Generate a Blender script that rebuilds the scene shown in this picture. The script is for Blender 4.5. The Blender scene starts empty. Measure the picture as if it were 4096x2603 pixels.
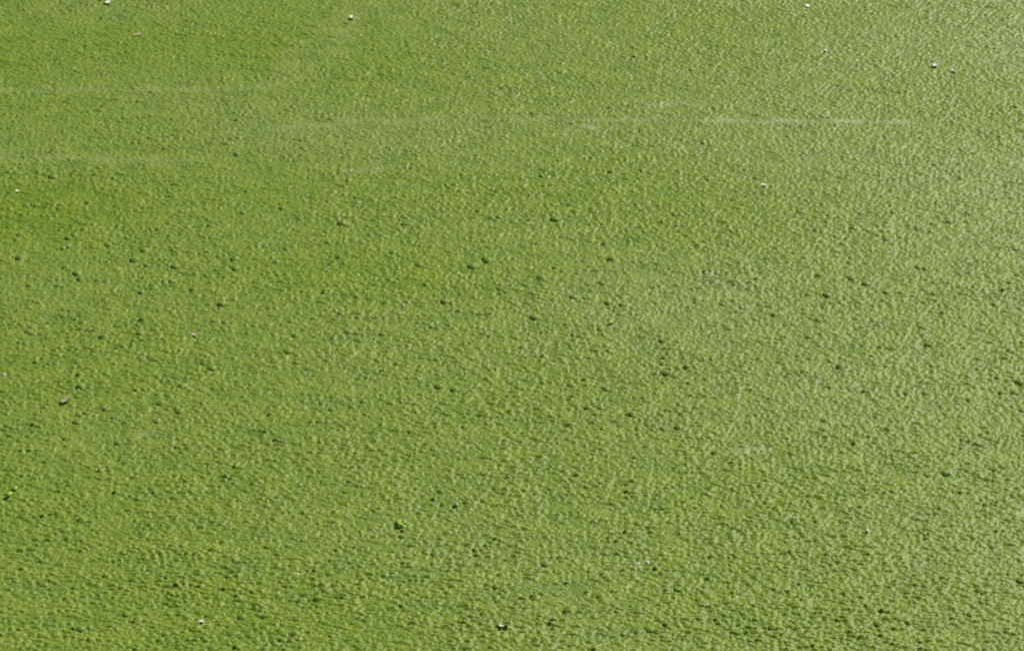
import bpy, math, random
import numpy as np

R = math.radians
rng = np.random.default_rng(7)
random.seed(7)
scene = bpy.context.scene

# ------------------------------------------------------------------ camera
CAM_H, PITCH, THALF = 1.43, R(31.0), math.tan(R(12.48))
IMG_W, IMG_H = 4096.0, 2603.0
cam_data = bpy.data.cameras.new('camera')
cam_data.sensor_width = 36.0
cam_data.lens = 18.0 / THALF
cam_data.clip_start = 0.05
cam_data.clip_end = 500.0
cam_data.dof.use_dof = True
cam_data.dof.focus_distance = 2.55
cam_data.dof.aperture_fstop = 22.0
cam = bpy.data.objects.new('camera', cam_data)
scene.collection.objects.link(cam)
cam.location = (0, 0, CAM_H)
cam.rotation_euler = (R(90) - PITCH, 0, 0)
scene.camera = cam

# ------------------------------------------------------------------ light
SUN_AZ, SUN_EL = R(42.0), R(43.0)          # azimuth to the right of the view direction
world = bpy.data.worlds.new('World')
scene.world = world
world.use_nodes = True
wn = world.node_tree
sky = wn.nodes.new('ShaderNodeTexSky')
sky.sky_type = 'NISHITA'
sky.sun_disc = False
sky.sun_elevation = SUN_EL
sky.sun_rotation = SUN_AZ
sky.dust_density = 2.0
bg = wn.nodes['Background']
bg.inputs['Strength'].default_value = 0.06
wn.links.new(sky.outputs['Color'], bg.inputs['Color'])

sun_data = bpy.data.lights.new('sun', 'SUN')
sun_data.energy = 4.6
sun_data.angle = R(0.53)
sun_data.color = (1.0, 0.95, 0.86)
sun = bpy.data.objects.new('sun', sun_data)
scene.collection.objects.link(sun)
sun.location = (2, 3, 4)
sun.rotation_euler = (R(90) - SUN_EL, 0, R(180) - SUN_AZ)

vs = scene.view_settings
vs.view_transform = 'Standard'
vs.look = 'None'
vs.exposure = 0.10
vs.gamma = 1.0
scene.cycles.use_denoising = False
scene.cycles.max_bounces = 5
scene.cycles.diffuse_bounces = 3
scene.cycles.glossy_bounces = 2
scene.cycles.transmission_bounces = 3

# ------------------------------------------------------------------ helpers
def at(px, py):
    """where the sight line through a photograph pixel meets the water"""
    u = (px / IMG_W - 0.5) * 2 * THALF
    v = (0.5 - py / IMG_H) * 2 * THALF * IMG_H / IMG_W
    dx = u
    dy = math.cos(PITCH) + v * math.sin(PITCH)
    dz = -math.sin(PITCH) + v * math.cos(PITCH)
    t = -CAM_H / dz
    return dx * t, dy * t

def mm_per_px(py):
    x0, _ = at(2000, py)
    x1, _ = at(2001, py)
    return (x1 - x0) * 1000

def tag(o, label=None, cat=None, group=None, kind=None):
    if label: o['label'] = label
    if cat: o['category'] = cat
    if group: o['group'] = group
    if kind: o['kind'] = kind
    return o

def mesh_obj(name, verts, faces, mat, parent=None, smooth=True):
    me = bpy.data.meshes.new(name)
    me.from_pydata([tuple(map(float, v)) for v in verts], [], faces)
    if smooth:
        me.polygons.foreach_set('use_smooth', [True] * len(me.polygons))
    me.materials.append(mat)
    me.update()
    o = bpy.data.objects.new(name, me)
    scene.collection.objects.link(o)
    if parent: o.parent = parent
    return o

def fast_mesh(name, verts, loops, starts, totals):
    me = bpy.data.meshes.new(name)
    me.vertices.add(len(verts))
    me.vertices.foreach_set('co', np.asarray(verts, np.float32).ravel())
    me.loops.add(len(loops))
    me.loops.foreach_set('vertex_index', np.asarray(loops, np.int32))
    me.polygons.add(len(starts))
    me.polygons.foreach_set('loop_start', np.asarray(starts, np.int32))
    me.update(calc_edges=True)
    me.polygons.foreach_set('use_smooth', np.ones(len(starts), bool))
    return me

# ------------------------------------------------------------------ materials
def nodes_of(mat):
    mat.use_nodes = True
    nt = mat.node_tree
    nt.nodes.clear()
    return nt, nt.nodes, nt.links

def frond_material(name, attr_type, cells=False):
    mat = bpy.data.materials.new(name)
    nt, N, L = nodes_of(mat)
    out = N.new('ShaderNodeOutputMaterial')
    a_t = N.new('ShaderNodeAttribute'); a_t.attribute_type = attr_type; a_t.attribute_name = 'tint'
    a_d = N.new('ShaderNodeAttribute'); a_d.attribute_type = attr_type; a_d.attribute_name = 'dust'
    ramp = N.new('ShaderNodeValToRGB')
    e = ramp.color_ramp.elements
    e[0].position = 0.0; e[0].color = (0.090, 0.175, 0.003, 1)
    e[1].position = 1.0; e[1].color = (0.300, 0.430, 0.035, 1)
    m = ramp.color_ramp.elements.new(0.45); m.color = (0.170, 0.268, 0.007, 1)
    m = ramp.color_ramp.elements.new(0.8); m.color = (0.226, 0.335, 0.014, 1)
    if cells:
        tc = N.new('ShaderNodeTexCoord')
        vo = N.new('ShaderNodeTexVoronoi'); vo.inputs['Scale'].default_value = 300.0
        L.new(tc.outputs['Object'], vo.inputs['Vector'])
        sep = N.new('ShaderNodeSeparateColor'); L.new(vo.outputs['Color'], sep.inputs['Color'])
        mr = N.new('ShaderNodeMapRange'); mr.inputs['To Min'].default_value = -0.2; mr.inputs['To Max'].default_value = 0.2
        L.new(sep.outputs['Red'], mr.inputs['Value'])
        ad = N.new('ShaderNodeMath'); ad.operation = 'ADD'; ad.use_clamp = True
        L.new(a_t.outputs['Fac'], ad.inputs[0]); L.new(mr.outputs['Result'], ad.inputs[1])
        L.new(ad.outputs['Value'], ramp.inputs['Fac'])
    else:
        L.new(a_t.outputs['Fac'], ramp.inputs['Fac'])
    mix = N.new('ShaderNodeMix'); mix.data_type = 'RGBA'
    mix.inputs['B'].default_value = (0.46, 0.52, 0.30, 1)
    L.new(ramp.outputs['Color'], mix.inputs['A'])
    L.new(a_d.outputs['Fac'], mix.inputs['Factor'])
    p = N.new('ShaderNodeBsdfPrincipled')
    p.inputs['Roughness'].default_value = 0.5
    p.inputs['Specular IOR Level'].default_value = 0.3
    L.new(mix.outputs['Result'], p.inputs['Base Color'])
    tr = N.new('ShaderNodeBsdfTranslucent')
    L.new(mix.outputs['Result'], tr.inputs['Color'])
    sh = N.new('ShaderNodeMixShader'); sh.inputs['Fac'].default_value = 0.20
    if cells:
        bump = N.new('ShaderNodeBump'); bump.inputs['Strength'].default_value = 0.35
        bump.inputs['Distance'].default_value = 0.0008; bump.invert = True
        L.new(vo.outputs['Distance'], bump.inputs['Height'])
        L.new(bump.outputs['Normal'], p.inputs['Normal'])
    L.new(p.outputs['BSDF'], sh.inputs[1]); L.new(tr.outputs['BSDF'], sh.inputs[2])
    L.new(sh.outputs['Shader'], out.inputs['Surface'])
    return mat

def plain_material(name, col, rough=0.5, translucent=0.0, var=0.15, scale=400.0):
    mat = bpy.data.materials.new(name)
    nt, N, L = nodes_of(mat)
    out = N.new('ShaderNodeOutputMaterial')
    tc = N.new('ShaderNodeTexCoord')
    nz = N.new('ShaderNodeTexNoise'); nz.inputs['Scale'].default_value = scale
    L.new(tc.outputs['Object'], nz.inputs['Vector'])
    ramp = N.new('ShaderNodeValToRGB')
    ramp.color_ramp.elements[0].position = 0.3
    ramp.color_ramp.elements[1].position = 0.7
    ramp.color_ramp.elements[0].color = tuple(c * (1 - var) for c in col) + (1,)
    ramp.color_ramp.elements[1].color = tuple(min(1, c * (1 + var)) for c in col) + (1,)
    L.new(nz.outputs['Fac'], ramp.inputs['Fac'])
    p = N.new('ShaderNodeBsdfPrincipled')
    p.inputs['Roughness'].default_value = rough
    L.new(ramp.outputs['Color'], p.inputs['Base Color'])
    if translucent > 0:
        tr = N.new('ShaderNodeBsdfTranslucent')
        L.new(ramp.outputs['Color'], tr.inputs['Color'])
        sh = N.new('ShaderNodeMixShader'); sh.inputs['Fac'].default_value = translucent
        L.new(p.outputs['BSDF'], sh.inputs[1]); L.new(tr.outputs['BSDF'], sh.inputs[2])
        L.new(sh.outputs['Shader'], out.inputs['Surface'])
    else:
        L.new(p.outputs['BSDF'], out.inputs['Surface'])
    return mat

def carpet_material():
    """duckweed seen as one surface: the layer below the top fronds and the far mat"""
    mat = bpy.data.materials.new('duckweed_carpet')
    nt, N, L = nodes_of(mat)
    out = N.new('ShaderNodeOutputMaterial')
    tc = N.new('ShaderNodeTexCoord')
    v = N.new('ShaderNodeTexVoronoi'); v.inputs['Scale'].default_value = 330.0
    L.new(tc.outputs['Object'], v.inputs['Vector'])
    nz = N.new('ShaderNodeTexNoise'); nz.inputs['Scale'].default_value = 60.0; nz.inputs['Detail'].default_value = 4.0
    L.new(tc.outputs['Object'], nz.inputs['Vector'])
    ramp = N.new('ShaderNodeValToRGB')
    ramp.color_ramp.elements[0].color = (0.095, 0.200, 0.008, 1)
    ramp.color_ramp.elements[1].color = (0.215, 0.350, 0.030, 1)
    L.new(v.outputs['Color'], ramp.inputs['Fac'])
    add = N.new('ShaderNodeMath'); add.operation = 'SUBTRACT'
    L.new(nz.outputs['Fac'], add.inputs[0]); L.new(v.outputs['Distance'], add.inputs[1])
    bump = N.new('ShaderNodeBump'); bump.inputs['Strength'].default_value = 0.9
    bump.inputs['Distance'].default_value = 0.003
    L.new(add.outputs['Value'], bump.inputs['Height'])
    p = N.new('ShaderNodeBsdfPrincipled'); p.inputs['Roughness'].default_value = 0.45
    L.new(ramp.outputs['Color'], p.inputs['Base Color'])
    L.new(bump.outputs['Normal'], p.inputs['Normal'])
    L.new(p.outputs['BSDF'], out.inputs['Surface'])
    return mat

def water_material():
    mat = bpy.data.materials.new('pond_water')
    nt, N, L = nodes_of(mat)
    out = N.new('ShaderNodeOutputMaterial')
    nz = N.new('ShaderNodeTexNoise'); nz.inputs['Scale'].default_value = 3.0
    tc = N.new('ShaderNodeTexCoord'); L.new(tc.outputs['Object'], nz.inputs['Vector'])
    ramp = N.new('ShaderNodeValToRGB')
    ramp.color_ramp.elements[0].color = (0.010, 0.014, 0.006, 1)
    ramp.color_ramp.elements[1].color = (0.025, 0.030, 0.012, 1)
    L.new(nz.outputs['Fac'], ramp.inputs['Fac'])
    p = N.new('ShaderNodeBsdfPrincipled'); p.inputs['Roughness'].default_value = 0.08
    p.inputs['IOR'].default_value = 1.33
    L.new(ramp.outputs['Color'], p.inputs['Base Color'])
    L.new(p.outputs['BSDF'], out.inputs['Surface'])
    return mat

M_SHEET = frond_material('duckweed_mat', 'GEOMETRY', True)
M_CARPET = carpet_material()
M_WATER = water_material()
M_FILM = plain_material('bubble_film', (0.16, 0.29, 0.02), 0.35, 0.3)
M_WHITE = plain_material('petal_white', (0.80, 0.80, 0.72), 0.55, 0.2, 0.06)
M_CREAM = plain_material('petal_cream', (0.70, 0.70, 0.42), 0.55, 0.2, 0.1)
M_PINK = plain_material('petal_pinkish', (0.62, 0.50, 0.48), 0.5, 0.2, 0.25, 900)
M_GREY = plain_material('shell_grey', (0.50, 0.50, 0.48), 0.5, 0.1, 0.15)
M_TAN = plain_material('dry_leaf_tan', (0.46, 0.38, 0.26), 0.7, 0.2, 0.2)
M_BEIGE = plain_material('dry_leaf_beige', (0.36, 0.37, 0.17), 0.7, 0.3, 0.2)
M_LIME = plain_material('floating_leaf_lime', (0.34, 0.50, 0.035), 0.5, 0.2, 0.08)
M_LEAF = plain_material('floating_leaf_green', (0.22, 0.38, 0.04), 0.5, 0.2, 0.08)
M_STEM = plain_material('dark_stem', (0.035, 0.05, 0.012), 0.6, 0, 0.2)

# ------------------------------------------------------------------ bubble positions read off the photograph
# (x origin, y origin, scale) of each piece of the photograph looked at, then the bubbles in it
TILES = [
 (0, 0, .4252, [(865,895),(1680,1010),(1255,1135),(540,1285),(580,790),(850,615),(930,615),(480,1040),(1140,950),(1550,990),(1430,1375),(900,1405),(1690,1260),(1830,1230),(2090,840),(1925,845),(2230,1460),(300,1195),(350,1290),(150,1355),(530,590),(745,495)]),
 (1024, 0, .4252, [(1030,785),(1290,800),(1135,740),(1065,665),(910,885),(755,1025),(1030,1110),(1280,925),(1195,940),(1410,1045),(1765,1040),(1830,1040),(1920,1045),(1955,1025),(2070,1020),(2150,1055),(2280,1055),(1570,1080),(1650,1095),(890,1350),(370,1345),(510,1180),(130,380),(255,375),(80,490),(1500,250),(1750,280),(1140,1210),(1950,780),(2040,795),(170,1405),(150,710)]),
 (2048, 0, .4252, [(985,230),(1045,285),(1420,240),(1190,80),(1340,615),(1285,675),(1720,620),(430,540),(1180,425),(1470,800),(880,1210),(920,1245),(1250,1185),(1490,1190),(1650,1210),(1920,1190),(1720,1290),(2100,1240),(1690,1060),(1860,1085),(1980,1040),(2270,1085),(2340,1095),(1190,1375),(500,1040),(660,1030),(820,1020),(220,1080),(2380,775)]),
 (3072, 0, .4252, [(915,175),(1580,335),(1440,990),(1030,1105),(625,1165),(515,1195),(160,1225),(340,1095),(360,1050),(470,1045),(860,1045),(1110,1045),(1070,1355),(1930,1345),(1300,720),(1725,770),(915,905),(800,915),(150,410)]),
 (0, 650, .4252, [(500,145),(350,150),(85,100),(360,100),(155,105),(715,90),(930,60),(210,500),(85,585),(640,715),(700,690),(680,635),(790,640),(860,785),(1020,785),(1115,605),(1030,630),(1360,835),(1265,925),(1650,985),(190,905),(235,885),(725,1050),(755,1100),(500,410),(830,385),(2285,480),(1705,470),(2210,915),(2215,1005),(1600,695),(1535,1085),(1840,1060),(1070,1210),(1330,1225),(990,1300),(365,1330),(320,1315),(2090,1340),(2070,1250),(1820,1205),(600,1450),(550,1165),(285,1165),(2120,1510),(780,1515),(1960,850),(590,810),(640,795),(185,690),(160,735),(620,990),(880,760)]),
 (1024, 650, .4252, [(810,580),(940,420),(660,660),(2180,930),(2035,985),(1540,970),(865,860),(790,895),(800,920),(1775,1315),(1845,1330),(1390,520),(1400,590),(1350,640),(285,820),(350,800),(235,1235),(150,905),(190,945),(245,435),(1305,205),(2215,530),(2285,520),(1925,1245),(2055,1275),(1320,1300),(1230,1335),(550,1475),(330,1505),(800,1430),(1210,1465),(1420,1175),(1600,1155),(1290,855),(1190,700),(2095,465),(2340,375)]),
 (2048, 650, .4252, [(405,540),(590,470),(545,405),(755,450),(1220,80),(935,95),(500,100),(125,210),(1340,475),(1245,655),(1205,710),(1600,600),(1550,605),(2040,605),(1840,165),(2010,180),(275,1090),(480,1030),(520,1025),(440,1155),(840,1140),(940,915),(1150,945),(580,1275),(900,1325),(1080,1240),(1335,1320),(750,1215),(2035,1050),(1750,1055),(2080,1130),(210,1465),(190,1240),(1040,1345),(1120,1410),(1980,1340),(2140,980)]),
 (3072, 650, .4252, [(510,655),(450,645),(1110,735),(1085,655),(780,1095),(925,1150),(480,1065),(555,1255),(375,1250),(845,1310),(1880,485),(1870,570),(1455,630),(1700,570),(1410,990),(1475,1005),(1300,945),(1110,1230),(1250,1230),(1560,1240),(2280,1140),(2070,1180),(470,1490),(60,1440),(2320,820)]),
 (0, 1300, .4252, [(760,585),(975,120),(1320,90),(1365,75),(1510,740),(1500,680),(1690,820),(1475,910),(1420,920),(730,920),(1995,415),(820,975),(620,1075),(1110,1115),(1680,1075),(1735,1095),(220,1420),(340,1450),(320,550),(970,780),(490,125),(260,70),(740,850),(2330,80),(1200,380),(100,1045),(280,1050),(330,645)]),
 (1024, 1300, .4252, [(870,75),(950,85),(1190,90),(175,105),(370,105),(970,155),(300,255),(680,260),(970,310),(1330,370),(1870,615),(1720,585),(1045,580),(410,515),(1340,500),(110,590),(715,800),(935,980),(850,1000),(1340,1000),(1455,1010),(1970,870),(1960,965),(1700,960),(1110,1075),(640,1180),(280,355),(380,360),(1010,725),(1190,710),(1360,720),(1250,320),(950,1255),(1700,330),(1890,350),(2090,565),(2100,1340),(2250,650)]),
 (2048, 1300, .4252, [(1440,455),(1410,155),(1560,165),(235,130),(610,440),(870,520),(1840,525),(700,575),(885,605),(560,575),(1225,40),(830,45),(980,40),(50,590),(110,385),(1130,845),(1415,980),(1570,970),(850,980),(1600,1145),(850,1175),(1920,1210),(1810,1230),(270,1240),(1740,455),(1620,320),(1880,325),(2130,640),(1190,980),(1600,845),(690,1010)]),
 (3072, 1300, .4252, [(580,345),(680,400),(330,445),(380,120),(560,95),(1455,35),(1500,190),(1830,190),(1640,190),(1175,225),(2370,545),(2320,645),(2200,645),(1560,430),(1260,565),(580,590),(260,630),(200,650),(1300,650),(1480,650),(1890,710),(60,815),(530,905),(70,1100),(25,1130),(100,1055),(225,1215),(45,1230),(610,1225),(380,1435),(335,1370),(1670,1405),(1880,1385),(1990,1400),(2150,1375),(1130,985),(2390,810),(800,1240)]),
 (0, 1950, .4268, [(770,315),(640,370),(1510,235),(1500,615),(1600,640),(1690,805),(1570,840),(2240,1050),(2270,1220),(1800,1100),(1350,1155),(1180,1190),(1740,1215),(660,1275),(760,1330),(840,1315),(1140,1280),(1090,1340),(1430,1265),(1800,1330),(1290,110),(640,480),(780,500),(1970,805),(1340,940)]),
 (1024, 1950, .749, [(22,260),(18,345),(165,310),(392,463),(310,515),(118,585),(330,595),(230,628),(460,580),(555,578),(70,628),(210,785),(240,770),(95,825),(130,770),(705,800),(655,488),(1215,72),(950,188),(1025,248),(958,360),(1000,352),(948,408),(1172,335),(1060,775),(1280,530),(45,690),(300,690),(985,25),(360,260)]),
 (2048, 1950, .749, [(440,185),(180,412),(135,470),(8,470),(472,583),(440,695),(655,225),(798,110),(920,85),(895,180),(890,243),(1150,38),(1185,18),(988,295),(1175,270),(1110,165),(883,545),(1005,605),(1150,610),(1215,705),(1300,705),(1200,775),(1105,725),(735,760),(775,770),(675,775),(595,785),(735,595),(235,575),(800,460),(1300,635),(1280,770),(1360,605),(530,85),(1360,85),(1045,275)]),
 (3072, 1950, .749, [(520,10),(885,42),(1165,95),(1165,152),(920,110),(395,183),(250,165),(190,262),(590,268),(685,295),(850,220),(830,250),(1085,318),(1130,300),(1195,318),(910,352),(730,412),(1350,500),(1135,555),(1140,615),(325,585),(15,610),(310,700),(570,632),(585,730),(635,705),(755,725),(980,640),(1080,680),(25,750),(150,725),(190,740),(420,708),(1280,180),(625,440)]),
]
BIG = {(0,1300): [(760,585),(1690,820),(1475,910),(730,920),(1510,740),(975,120),(1320,90),(1995,415)],
       (0,650): [(1265,925),(1360,835),(2090,1340),(190,905),(725,1050),(1650,985),(2210,915),(500,145)],
       (1024,650): [(1775,1315),(2180,930),(810,580),(2035,985)],
       (2048,650): [(275,1090),(405,540),(210,1465),(940,915),(580,1275)],
       (3072,650): [(925,1150),(780,1095),(555,1255)],
       (1024,1300): [(1870,615),(1720,585),(300,255),(870,75)],
       (2048,1300): [(1570,970),(1440,455),(1920,1210),(1130,845)],
       (3072,1300): [(2370,545),(2320,645),(225,1215),(680,400)],
       (1024,1950): [(392,463),(958,360),(1025,248),(210,785),(460,580),(330,595)],
       (2048,1950): [(472,583),(1150,610),(1005,605),(675,775),(180,412),(735,760)],
       (3072,1950): [(585,730),(635,705),(1135,555),(1350,500),(25,750)],
       (0,1950): [(770,315),(1500,615),(2240,1050),(760,1330),(2270,1220)]}
bubbles = []                                   # px, py, x, y, radius
for (ox, oy, sc, pts) in TILES:
    big = set(BIG.get((ox, oy), []))
    for (a, b) in pts:
        px, py = ox + a * sc, oy + b * sc
        x, y = at(px, py)
        rpx = 22.0 if (a, b) in big else 12.5 + 5.5 * rng.random()
        r = rpx * mm_per_px(py) / 1000
        if py < 600: r *= 0.62
        bubbles.append([px, py, x, y, r])
bubbles.sort(key=lambda b: -b[4] / mm_per_px(b[1]))
# drop those that would sit inside another
kept = []
for b in bubbles:
    if all((b[2]-k[2])**2 + (b[3]-k[3])**2 > (0.7*(b[4]+k[4]))**2 for k in kept):
        kept.append(b)
bubbles = kept
single = bubbles[:300]                          # the largest ones are things of their own
rest = bubbles[300:]

# ------------------------------------------------------------------ shape of the mat
X0, X1, Y0, Y1, RES = -1.14, 1.14, 1.56, 3.66, 0.001
nx, ny = int((X1 - X0) / RES), int((Y1 - Y0) / RES)

def band(seed, lx, ly, width=0.45, turn=0.0):
    """smooth random field with waves of about lx by ly metres, unit variance"""
    g = np.random.default_rng(seed).standard_normal((ny, nx)).astype(np.float32)
    F = np.fft.rfft2(g)
    fy = np.fft.fftfreq(ny, RES)[:, None]
    fx = np.fft.rfftfreq(nx, RES)[None, :]
    c_, s_ = math.cos(turn), math.sin(turn)
    q = np.sqrt(((fx * c_ + fy * s_) * lx) ** 2 + ((fy * c_ - fx * s_) * ly) ** 2) + 1e-6
    F *= np.exp(-0.5 * (np.log(q) / width) ** 2)
    h = np.fft.irfft2(F, s=(ny, nx))
    return (h / h.std()).astype(np.float32)

gx = X0 + (np.arange(nx) + 0.5) * RES
gy = Y0 + (np.arange(ny) + 0.5) * RES
def bilinear(A, x, y):
    u = np.clip((x - X0) / RES - 0.5, 0, nx - 1.001); v = np.clip((y - Y0) / RES - 0.5, 0, ny - 1.001)
    i = u.astype(int); j = v.astype(int); fu = u - i; fv = v - j
    return (A[j, i] * (1 - fu) + A[j, i + 1] * fu) * (1 - fv) + (A[j + 1, i] * (1 - fu) + A[j + 1, i + 1] * fu) * fv

n1 = band(10, 0.034, 0.0115, 0.4)
n2 = band(20, 0.0185, 0.0064, 0.4, R(4))
n0 = band(30, 0.0062, 0.0036)
n3 = band(3, 0.10, 0.06)
amp = np.clip(1.0 + 0.06 * band(4, 0.35, 0.22), 0.8, 1.2)
H = (0.0005 * np.abs(n1) ** 0.85 + 0.0013 * np.abs(n2) ** 0.85) * amp + 0.0003 * n0 + 0.0002 * n3

# dusty film: soft patches and a few thin pale streaks
dust = np.clip(0.07 + 0.02 * band(5, 0.9, 0.45), 0, 1)
def streak(pts, half_px, strength, seed):
    global dust, H
    g = np.random.default_rng(seed)
    P = [at(*p) for p in pts]
    for (a, b), (c, d), (pa, pb) in zip(P[:-1], P[1:], zip(pts[:-1], pts[1:])):
        w = half_px * mm_per_px((pa[1] + pb[1]) / 2) / 1000 / 0.45
        i0, i1 = np.searchsorted(gx, [min(a, c) - 4 * w, max(a, c) + 4 * w])
        j0, j1 = np.searchsorted(gy, [min(b, d) - 4 * w, max(b, d) + 4 * w])
        if i1 <= i0 or j1 <= j0: continue
        XX, YY = np.meshgrid(gx[i0:i1], gy[j0:j1])
        L2 = (c - a) ** 2 + (d - b) ** 2
        t = np.clip(((XX - a) * (c - a) + (YY - b) * (d - b)) / L2, 0, 1)
        dd = np.hypot(XX - a - t * (c - a), YY - b - t * (d - b))
        brk = np.clip(0.85 + 0.22 * n3[j0:j1, i0:i1], 0.5, 1.0)
        k = strength * np.exp(-(dd / w) ** 2) * brk
        dust[j0:j1, i0:i1] = np.maximum(dust[j0:j1, i0:i1], k)
        H[j0:j1, i0:i1] *= 1 - 0.6 * np.clip(k, 0, 1)
streak([(2880,484),(3060,488),(3240,487),(3450,488),(3640,492)], 9, 0.55, 1)
streak([(2120,478),(2500,482),(2880,484)], 10, 0.35, 2)
streak([(1080,520),(1300,500),(1700,478),(2120,478)], 18, 0.28, 3)
streak([(0,362),(350,362),(640,362),(900,362),(1080,350)], 20, 0.22, 4)
streak([(1080,350),(1230,250),(1330,160),(1420,40)], 60, 0.14, 5)
streak([(0,632),(380,640),(760,648)], 26, 0.22, 6)
streak([(1390,690),(1500,684)], 14, 0.35, 7)
streak([(2580,430),(2700,418),(2800,424)], 10, 0.5, 8)
streak([(2330,505),(2380,515)], 9, 0.6, 9)
streak([(3955,2),(4000,4)], 9, 0.8, 10)
streak([(560,1740),(640,1735)], 12, 0.3, 11)
streak([(2960,1805),(3060,1800)], 16, 0.35, 12)

def dome(x, y, r, hgt, store):
    i0, i1 = np.searchsorted(gx, [x - 1.25 * r, x + 1.25 * r])
    j0, j1 = np.searchsorted(gy, [y - 1.25 * r, y + 1.25 * r])
    XX, YY = np.meshgrid(gx[i0:i1], gy[j0:j1])
    d = np.hypot(XX - x, YY - y) / r
    z = hgt * np.clip(1 - d * d, 0, None) ** 0.6
    H[j0:j1, i0:i1] = np.where(d < 1, np.maximum(0.25 * H[j0:j1, i0:i1] + z, 0.9 * H[j0:j1, i0:i1]), H[j0:j1, i0:i1])

# many little swellings that cannot be told apart
cl = band(6, 0.22, 0.16)
k = 0
while k < 350:
    x, y = rng.uniform(X0 + .02, X1 - .02), rng.uniform(Y0 + .02, Y1 - .02)
    if cl[int((y - Y0) / RES), int((x - X0) / RES)] + rng.normal(0, 0.8) < 0: continue
    r = rng.uniform(0.0022, 0.0040)
    dome(x, y, r, r * 0.5, False)
    k += 1
Hmat = H.copy()                                  # the mat without the larger bubbles
for b in rest:
    dome(b[2], b[3], b[4], b[4] * 0.60, False)
Hmat = H.copy()
for b in single:
    dome(b[2], b[3], b[4], b[4] * 0.60, True)

GZY, GZX = np.gradient(H, RES)

def sample(A, x, y):
    i = np.clip(((x - X0) / RES).astype(int), 0, nx - 1)
    j = np.clip(((y - Y0) / RES).astype(int), 0, ny - 1)
    return A[j, i]

def height(x, y):
    return float(sample(H, np.array([x]), np.array([y]))[0])

# ------------------------------------------------------------------ setting: water and the lower duckweed layer
w = 150.0
water = mesh_obj('pond_water', [(-w, -w, -.012), (w, -w, -.012), (w, w, -.012), (-w, w, -.012)], [(0, 1, 2, 3)], M_WATER, smooth=False)
tag(water, kind='structure')

step = 8
xs = gx[::step]; ys = gy[::step]
sub = Hmat[::step, ::step] * 0.6 - 0.0028
nxs, nys = len(xs), len(ys)
XX, YY = np.meshgrid(xs, ys)
V = np.stack([XX, YY, sub], -1).reshape(-1, 3)
idx = np.arange(nxs * nys).reshape(nys, nxs)
Q = np.stack([idx[:-1, :-1], idx[:-1, 1:], idx[1:, 1:], idx[1:, :-1]], -1).reshape(-1, 4)
base = len(V)
far = [(-90, -60, -.003), (90, -60, -.003), (90, 120, -.003), (-90, 120, -.003)]
V = np.vstack([V, np.array(far)])
loops = list(Q.ravel()); starts = list(range(0, len(Q) * 4, 4))
bl, br, tr, tl = idx[0, 0], idx[0, -1], idx[-1, -1], idx[-1, 0]
for poly in ([base] + [base + 1] + list(idx[0, ::-1]), [base + 1, base + 2] + list(idx[::-1, -1]),
             [base + 2, base + 3] + list(idx[-1, :]), [base + 3, base] + list(idx[:, 0])):
    starts.append(len(loops)); loops += [int(q) for q in poly]
me = fast_mesh('duckweed_carpet', V, loops, starts, None)
me.materials.append(M_CARPET)
carpet = bpy.data.objects.new('duckweed_carpet', me)
scene.collection.objects.link(carpet)
tag(carpet, 'closed green carpet of duckweed lying on the pond water', 'duckweed', kind='stuff')

# the mat itself: crinkled sheet of crowded fronds
rows = [1.69]
while rows[-1] < 3.48:
    rows.append(rows[-1] + 0.00125 * (rows[-1] / 1.75) ** 0.6)
rows = np.array(rows); ncol = 1080
fan = np.linspace(-1, 1, ncol)
MX = fan[None, :] * (0.190 * rows[:, None] + 0.245)
MY = np.repeat(rows[:, None], ncol, 1)
MZ = bilinear(Hmat, MX, MY)
idx = np.arange(MX.size).reshape(MX.shape)
Q = np.stack([idx[:-1, :-1], idx[:-1, 1:], idx[1:, 1:], idx[1:, :-1]], -1).reshape(-1, 4)
me = fast_mesh('duckweed_mat', np.stack([MX, MY, MZ], -1).reshape(-1, 3), Q.ravel(), np.arange(0, Q.size, 4), None)
mt_ = np.clip(0.46 + 0.09 * bilinear(n0, MX, MY) + 0.06 * bilinear(n3, MX, MY), 0, 1)
a = me.attributes.new('tint', 'FLOAT', 'POINT'); a.data.foreach_set('value', mt_.astype(np.float32).ravel())
a = me.attributes.new('dust', 'FLOAT', 'POINT'); a.data.foreach_set('value', bilinear(dust, MX, MY).astype(np.float32).ravel())
me.materials.append(M_SHEET)
mat_o = bpy.data.objects.new('duckweed_mat', me)
scene.collection.objects.link(mat_o)
tag(mat_o, 'crinkled bright green mat of duckweed covering the water', 'duckweed', kind='stuff')

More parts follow.
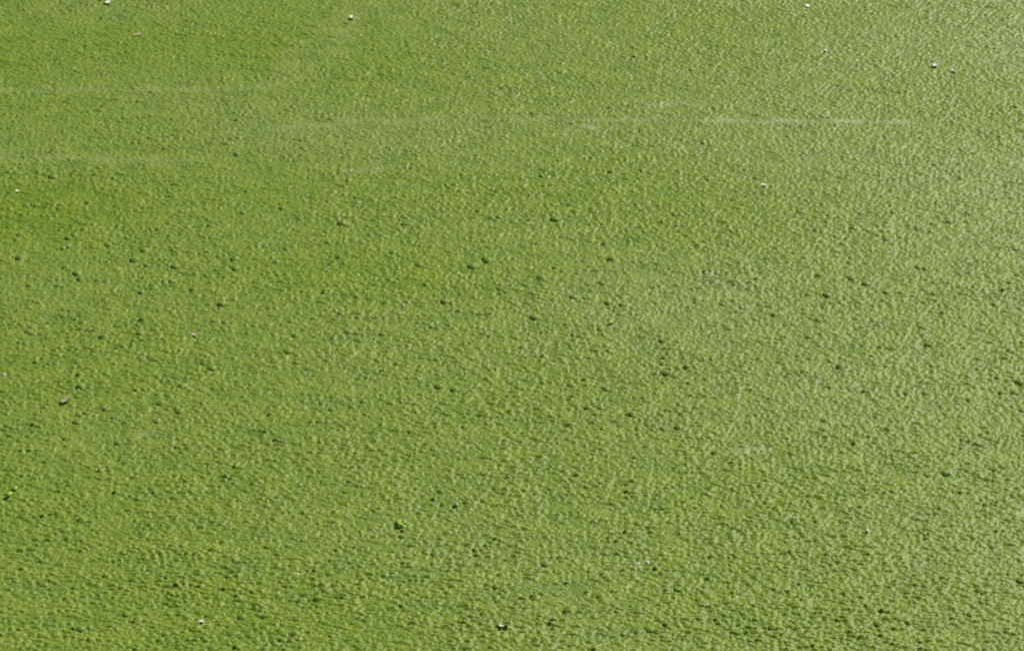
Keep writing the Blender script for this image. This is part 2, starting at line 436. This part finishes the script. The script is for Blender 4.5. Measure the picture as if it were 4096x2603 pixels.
# ------------------------------------------------------------------ small things floating on the mat
LANDMARKS = []                                   # px, py, phrase
def sheet(name, px, py, lw, lh, mat, label, cat, phrase=None, cup=0.25, rot=0.0, tilt=0.15, lift=0.0018, seed=1, notch=0.0, group=None):
    """a thin cupped petal or leaf scrap; lw x lh in millimetres, with real thickness"""
    g = random.Random(seed)
    x, y = at(px, py)
    nu, nv = 9, 5
    L_, W_ = lw / 1000, lh / 1000
    top = []
    for i in range(nu):
        u = -1 + 2 * i / (nu - 1)
        half = math.sqrt(max(0.02, 1 - abs(u) ** 2.2)) * (1 - notch * math.exp(-((u - 0.35) / .2) ** 2)) * g.uniform(.9, 1.08)
        for j in range(nv):
            v = -1 + 2 * j / (nv - 1)
            z = cup * (u * u * L_ + v * v * W_) * .5 + g.uniform(-.04, .04) * W_
            top.append((u * L_ / 2, v * half * W_ / 2, z))
    th_ = 0.00025
    nt_ = len(top)
    vs_ = top + [(p[0], p[1], p[2] - th_) for p in top]
    f = []
    for i in range(nu - 1):
        for j in range(nv - 1):
            a_ = i * nv + j
            f.append((a_, a_ + nv, a_ + nv + 1, a_ + 1))
            f.append((nt_ + a_, nt_ + a_ + 1, nt_ + a_ + nv + 1, nt_ + a_ + nv))
    ring = [i * nv for i in range(nu)] + [(nu - 1) * nv + j for j in range(1, nv)] + [i * nv + nv - 1 for i in range(nu - 2, -1, -1)] + [j for j in range(nv - 2, 0, -1)]
    for q in range(len(ring)):
        a_, b_ = ring[q], ring[(q + 1) % len(ring)]
        f.append((b_, a_, nt_ + a_, nt_ + b_))
    o = mesh_obj(name, vs_, f, mat)
    o.location = (x, y, height(x, y) + lift)
    o.rotation_euler = (0.12 * tilt, g.uniform(-.1, .1), rot)
    tag(o, label, cat, group)
    if phrase: LANDMARKS.append((px, py, phrase))
    return o

sheet('petal', 433, 18, 9, 9, M_WHITE, 'broad white petal near the left end of the top edge', 'petal', 'the white petal at the top left edge', rot=-.4, tilt=.5, seed=1)
sheet('leaf_scrap', 558, 147, 10, 7, M_TAN, 'tan dry leaf scrap in the upper left, below the white petal', 'leaf scrap', 'the tan leaf scrap', rot=-.2, tilt=.5, seed=2)
sheet('petal', 1407, 79, 6.5, 9, M_WHITE, 'small white petal alone in the upper left middle', 'petal', 'the lone white petal left of top centre', rot=.1, tilt=.5, seed=3)
sheet('petal', 3231, 31, 8, 8, M_WHITE, 'white oval petal at the top edge, right of centre', 'petal', 'the oval white petal', rot=0, tilt=.5, seed=4)
sheet('petal', 3304, 211, 5, 9, M_WHITE, 'tiny round white petal between the oval and the notched one', 'petal', 'the tiny round white petal', rot=.3, tilt=.5, seed=5)
sheet('petal', 3740, 271, 8, 8, M_WHITE, 'notched white petal, left one of a close pair at the upper right', 'petal', 'the notched white petal', rot=-.2, tilt=.5, seed=6, notch=.5)
sheet('petal', 3816, 291, 6, 10, M_WHITE, 'ragged white petal, right one of a close pair at the upper right', 'petal', 'the ragged white petal', rot=.6, tilt=.5, seed=7, notch=.3)
sheet('petal', 3701, 371, 4.5, 6, M_CREAM, 'very small cream petal below the close pair of white petals', 'petal', None, rot=.4, tilt=.5, seed=8)
sheet('petal', 3056, 750, 9, 4.5, M_CREAM, 'narrow cream petal right of centre, below the pale streak', 'petal', 'the narrow cream petal', rot=-.35, tilt=.5, seed=9)
sheet('petal', 70, 769, 6, 6, M_CREAM, 'small cream petal by the left edge, in the upper third', 'petal', 'the cream petal by the left edge', rot=.2, tilt=.4, seed=10)
sheet('shell', 18, 1503, 5.5, 7, M_GREY, 'small pale grey snail shell at the left edge, halfway down', 'shell', 'the grey shell at the left edge', cup=-.6, rot=.2, tilt=.4, seed=11)
sheet('leaf_scrap', 778, 1345, 9, 4, M_PINK, 'thin pale pinkish scrap in the middle of the left side', 'leaf scrap', 'the thin pinkish scrap', rot=-.4, tilt=.3, seed=12)
sheet('leaf_scrap', 264, 1610, 9, 17, M_BEIGE, 'dull beige leaf scrap half sunk, on the left side', 'leaf scrap', 'the half-sunk beige scrap', rot=-.3, tilt=.05, lift=.0008, seed=13, notch=.4)
sheet('petal', 800, 2491, 5.5, 6, M_WHITE, 'crumpled white petal near the bottom left, larger of two touching', 'petal', 'the crumpled white petals at bottom left', cup=-.5, rot=.2, tilt=.3, seed=14)
sheet('petal', 811, 2494, 4, 4, M_WHITE, 'crumb of white petal touching the right side of the crumpled one', 'petal', None, cup=.4, rot=.9, tilt=.5, seed=15)
sheet('petal', 2552, 2254, 8, 6, M_PINK, 'pinkish white petal, left and longer of two side by side', 'petal', 'the two pinkish petals', cup=-.4, rot=.1, tilt=.35, seed=16)
sheet('petal', 2589, 2251, 5, 7, M_PINK, 'pinkish white petal, right and shorter of two side by side', 'petal', None, cup=-.4, rot=.5, tilt=.4, seed=17)
sheet('petal', 1616, 1229, 3, 3, M_PINK, 'pinkish speck of petal near the middle, left of centre', 'petal', 'the pinkish speck left of centre', rot=.2, tilt=.4, seed=18)
sheet('petal', 3179, 2083, 3, 3.6, M_PINK, 'pinkish speck of petal at the lower right', 'petal', 'the pinkish speck at lower right', rot=.5, tilt=.4, seed=19)
sheet('petal', 3471, 2130, 3, 3.4, M_WHITE, 'tiny white speck of petal right of the pinkish one, lower right', 'petal', 'the white speck at lower right', rot=.5, tilt=.4, seed=20)
sheet('petal', 2832, 2423, 2.4, 3, M_WHITE, 'tiny white flake as a sparkle, below and right of the pinkish pair', 'petal', None, rot=.5, tilt=.4, seed=21)  # a sparkle on the mat, put in as a small white flake
sheet('petal', 1195, 2306, 2.2, 2.6, M_WHITE, 'tiny white speck of petal lower left, left of the three-lobed leaf', 'petal', None, rot=.5, tilt=.4, seed=22)
sheet('petal', 2005, 2512, 5, 5, M_CREAM, 'small cream petal at the bottom, left of centre', 'petal', 'the cream petal at the bottom centre', rot=.9, tilt=.4, seed=23)
sheet('floating_leaf', 2448, 1298, 7, 5, M_LIME, 'small yellow-green leaf at the very centre of the mat', 'leaf', 'the yellow-green leaf at the centre', rot=.2, tilt=.25, seed=24)

def lobed(px, py, lobes, label, phrase):
    x, y = at(px, py)
    root = bpy.data.objects.new('floating_leaf', None)
    scene.collection.objects.link(root)
    root.location = (x, y, height(x, y) + .0022)
    root.empty_display_size = .01
    tag(root, label, 'leaf')
    for (dx, dy, lx, ly, rot, mat) in lobes:
        vs_, f = [(0, 0, .0004)], []
        n_ = 14
        for q in range(n_):
            a_ = 2 * math.pi * q / n_
            vs_.append((lx / 2000 * math.cos(a_) * (1 + .06 * math.sin(3 * a_)), ly / 2000 * math.sin(a_), 0))
        for q in range(n_):
            a_ = 2 * math.pi * q / n_
            vs_.append((lx / 2000 * .96 * math.cos(a_), ly / 2000 * .96 * math.sin(a_), -.0005))
        for q in range(n_):
            r_ = (q + 1) % n_
            f.append((0, 1 + q, 1 + r_)); f.append((1 + q, 1 + n_ + q, 1 + n_ + r_, 1 + r_))
        lo = mesh_obj('leaflet', vs_, f, mat, root)
        lo.location = (dx / 1000, dy / 1000, .0003 * (len(root.children)))
        lo.rotation_euler = (.12, 0, rot)
    if phrase: LANDMARKS.append((px, py, phrase))
lobed(51, 1978, [(2, 5.5, 9, 5.5, 1.15, M_LEAF), (-2.2, -5.5, 9, 5.5, .9, M_LIME)], 'bright yellow-green leaf of two lobes by the lower left edge', 'the two-lobed yellow-green leaf')
lobed(1607, 2106, [(-3.6, 3.0, 7.5, 7, .2, M_LEAF), (2.4, 3.2, 5.5, 8, -.3, M_LEAF), (-1.4, -1.5, 7, 4.5, .1, M_LIME), (2.6, -6.0, 5, 5, 0, M_LIME)], 'bright green floating leaf of several lobes below the middle', 'the many-lobed green leaf')
lobed(1826, 2026, [(0, 0, 5, 7, 0, M_LEAF)], 'single round pale green leaf right of the many-lobed one', 'the round pale green leaf')

def stem(px, py, hgt, lean, label, phrase):
    x, y = at(px, py)
    vs_, f = [], []
    n_ = 6
    for k_ in range(4):
        t_ = k_ / 3
        r_ = .0007 * (1 - .3 * t_)
        for q in range(n_):
            a_ = 2 * math.pi * q / n_
            vs_.append((lean * t_ * t_ * .004 + r_ * math.cos(a_), r_ * math.sin(a_), -.003 + t_ * (hgt / 1000 + .003)))
    for k_ in range(3):
        for q in range(n_):
            r_ = (q + 1) % n_
            f.append((k_ * n_ + q, k_ * n_ + r_, (k_ + 1) * n_ + r_, (k_ + 1) * n_ + q))
    f.append(tuple(3 * n_ + q for q in range(n_)))
    o = mesh_obj('plant_stem', vs_, f, M_STEM)
    o.location = (x, y, height(x, y))
    tag(o, label, 'stem', 'dark stems poking through the duckweed')
    LANDMARKS.append((px, py, phrase))
stem(3991, 1766, 6.5, .3, 'short dark stem poking up near the right edge', 'the dark stem near the right edge')
stem(1636, 1832, 7, .6, 'short dark stem poking up below the middle, left of centre', 'the dark stem left of centre')
stem(2557, 532, 8, .3, 'short dark stem poking up just below the pale streak', 'the dark stem in the upper middle')

# ------------------------------------------------------------------ bubbles under the mat, one thing each
ORD = ['nearest', 'second', 'third', 'fourth', 'fifth', 'sixth', 'seventh', 'eighth', 'ninth', 'tenth', 'eleventh', 'twelfth',
       'thirteenth', 'fourteenth', 'fifteenth', 'sixteenth', 'seventeenth', 'eighteenth', 'nineteenth', 'twentieth']
DIRS = ['right of', 'above right of', 'above', 'above left of', 'left of', 'below left of', 'below', 'below right of']
bins = {}
for bi, b in enumerate(single):
    li = min(range(len(LANDMARKS)), key=lambda q: (LANDMARKS[q][0] - b[0]) ** 2 + (LANDMARKS[q][1] - b[1]) ** 2)
    dx, dy = b[0] - LANDMARKS[li][0], LANDMARKS[li][1] - b[1]
    dr = int(round(math.atan2(dy, dx) / (math.pi / 4))) % 8
    bins.setdefault((li, dr), []).append((math.hypot(dx, dy), bi))
labels = {}
for (li, dr), lst in bins.items():
    lst.sort()
    for rank, (_, bi) in enumerate(lst):
        rpx = single[bi][4] / mm_per_px(single[bi][1]) * 1000
        size = 'large' if rpx > 20 else 'small'
        o_ = ORD[rank] if rank < len(ORD) else 'farthest'
        labels[bi] = '%s bubble under duckweed, %s %s %s' % (size, o_, DIRS[dr], LANDMARKS[li][2])

for bi, b in enumerate(single):
    _, _, x, y, r = b
    # the film: a low dome, a little below the fronds that ride on it
    nr, na = 8, 22
    pr = np.concatenate([[0.0], np.repeat(np.arange(1, nr + 1) / nr, na)]) * r * 1.04
    pa = np.concatenate([[0.0], np.tile(np.arange(na) * 2 * math.pi / na, nr)])
    qx, qy = x + pr * np.cos(pa), y + pr * np.sin(pa)
    qz = bilinear(H, qx, qy) + 0.00008 - 0.0006 * (pr > r)
    vs_ = list(zip(qx - x, qy - y, qz - 0.0002))
    f = []
    for q in range(na):
        f.append((0, 1 + q, 1 + (q + 1) % na))
    for i in range(nr - 1):
        for q in range(na):
            a_, b_ = 1 + i * na + q, 1 + i * na + (q + 1) % na
            f.append((a_, a_ + na, b_ + na, b_))
    o = mesh_obj('gas_bubble', vs_, f, M_SHEET)
    for nm, A_, k0, k1 in (('tint', n0, .46, .09), ('dust', dust, 0.0, 1.0)):
        a_ = o.data.attributes.new(nm, 'FLOAT', 'POINT'); a_.data.foreach_set('value', (k0 + k1 * bilinear(A_, qx, qy)).astype(np.float32))
    o.location = (x, y, 0.0002)
    tag(o, labels[bi], 'bubble', 'bubbles swelling under the duckweed')
print('bubbles', len(bubbles), 'single', len(single))
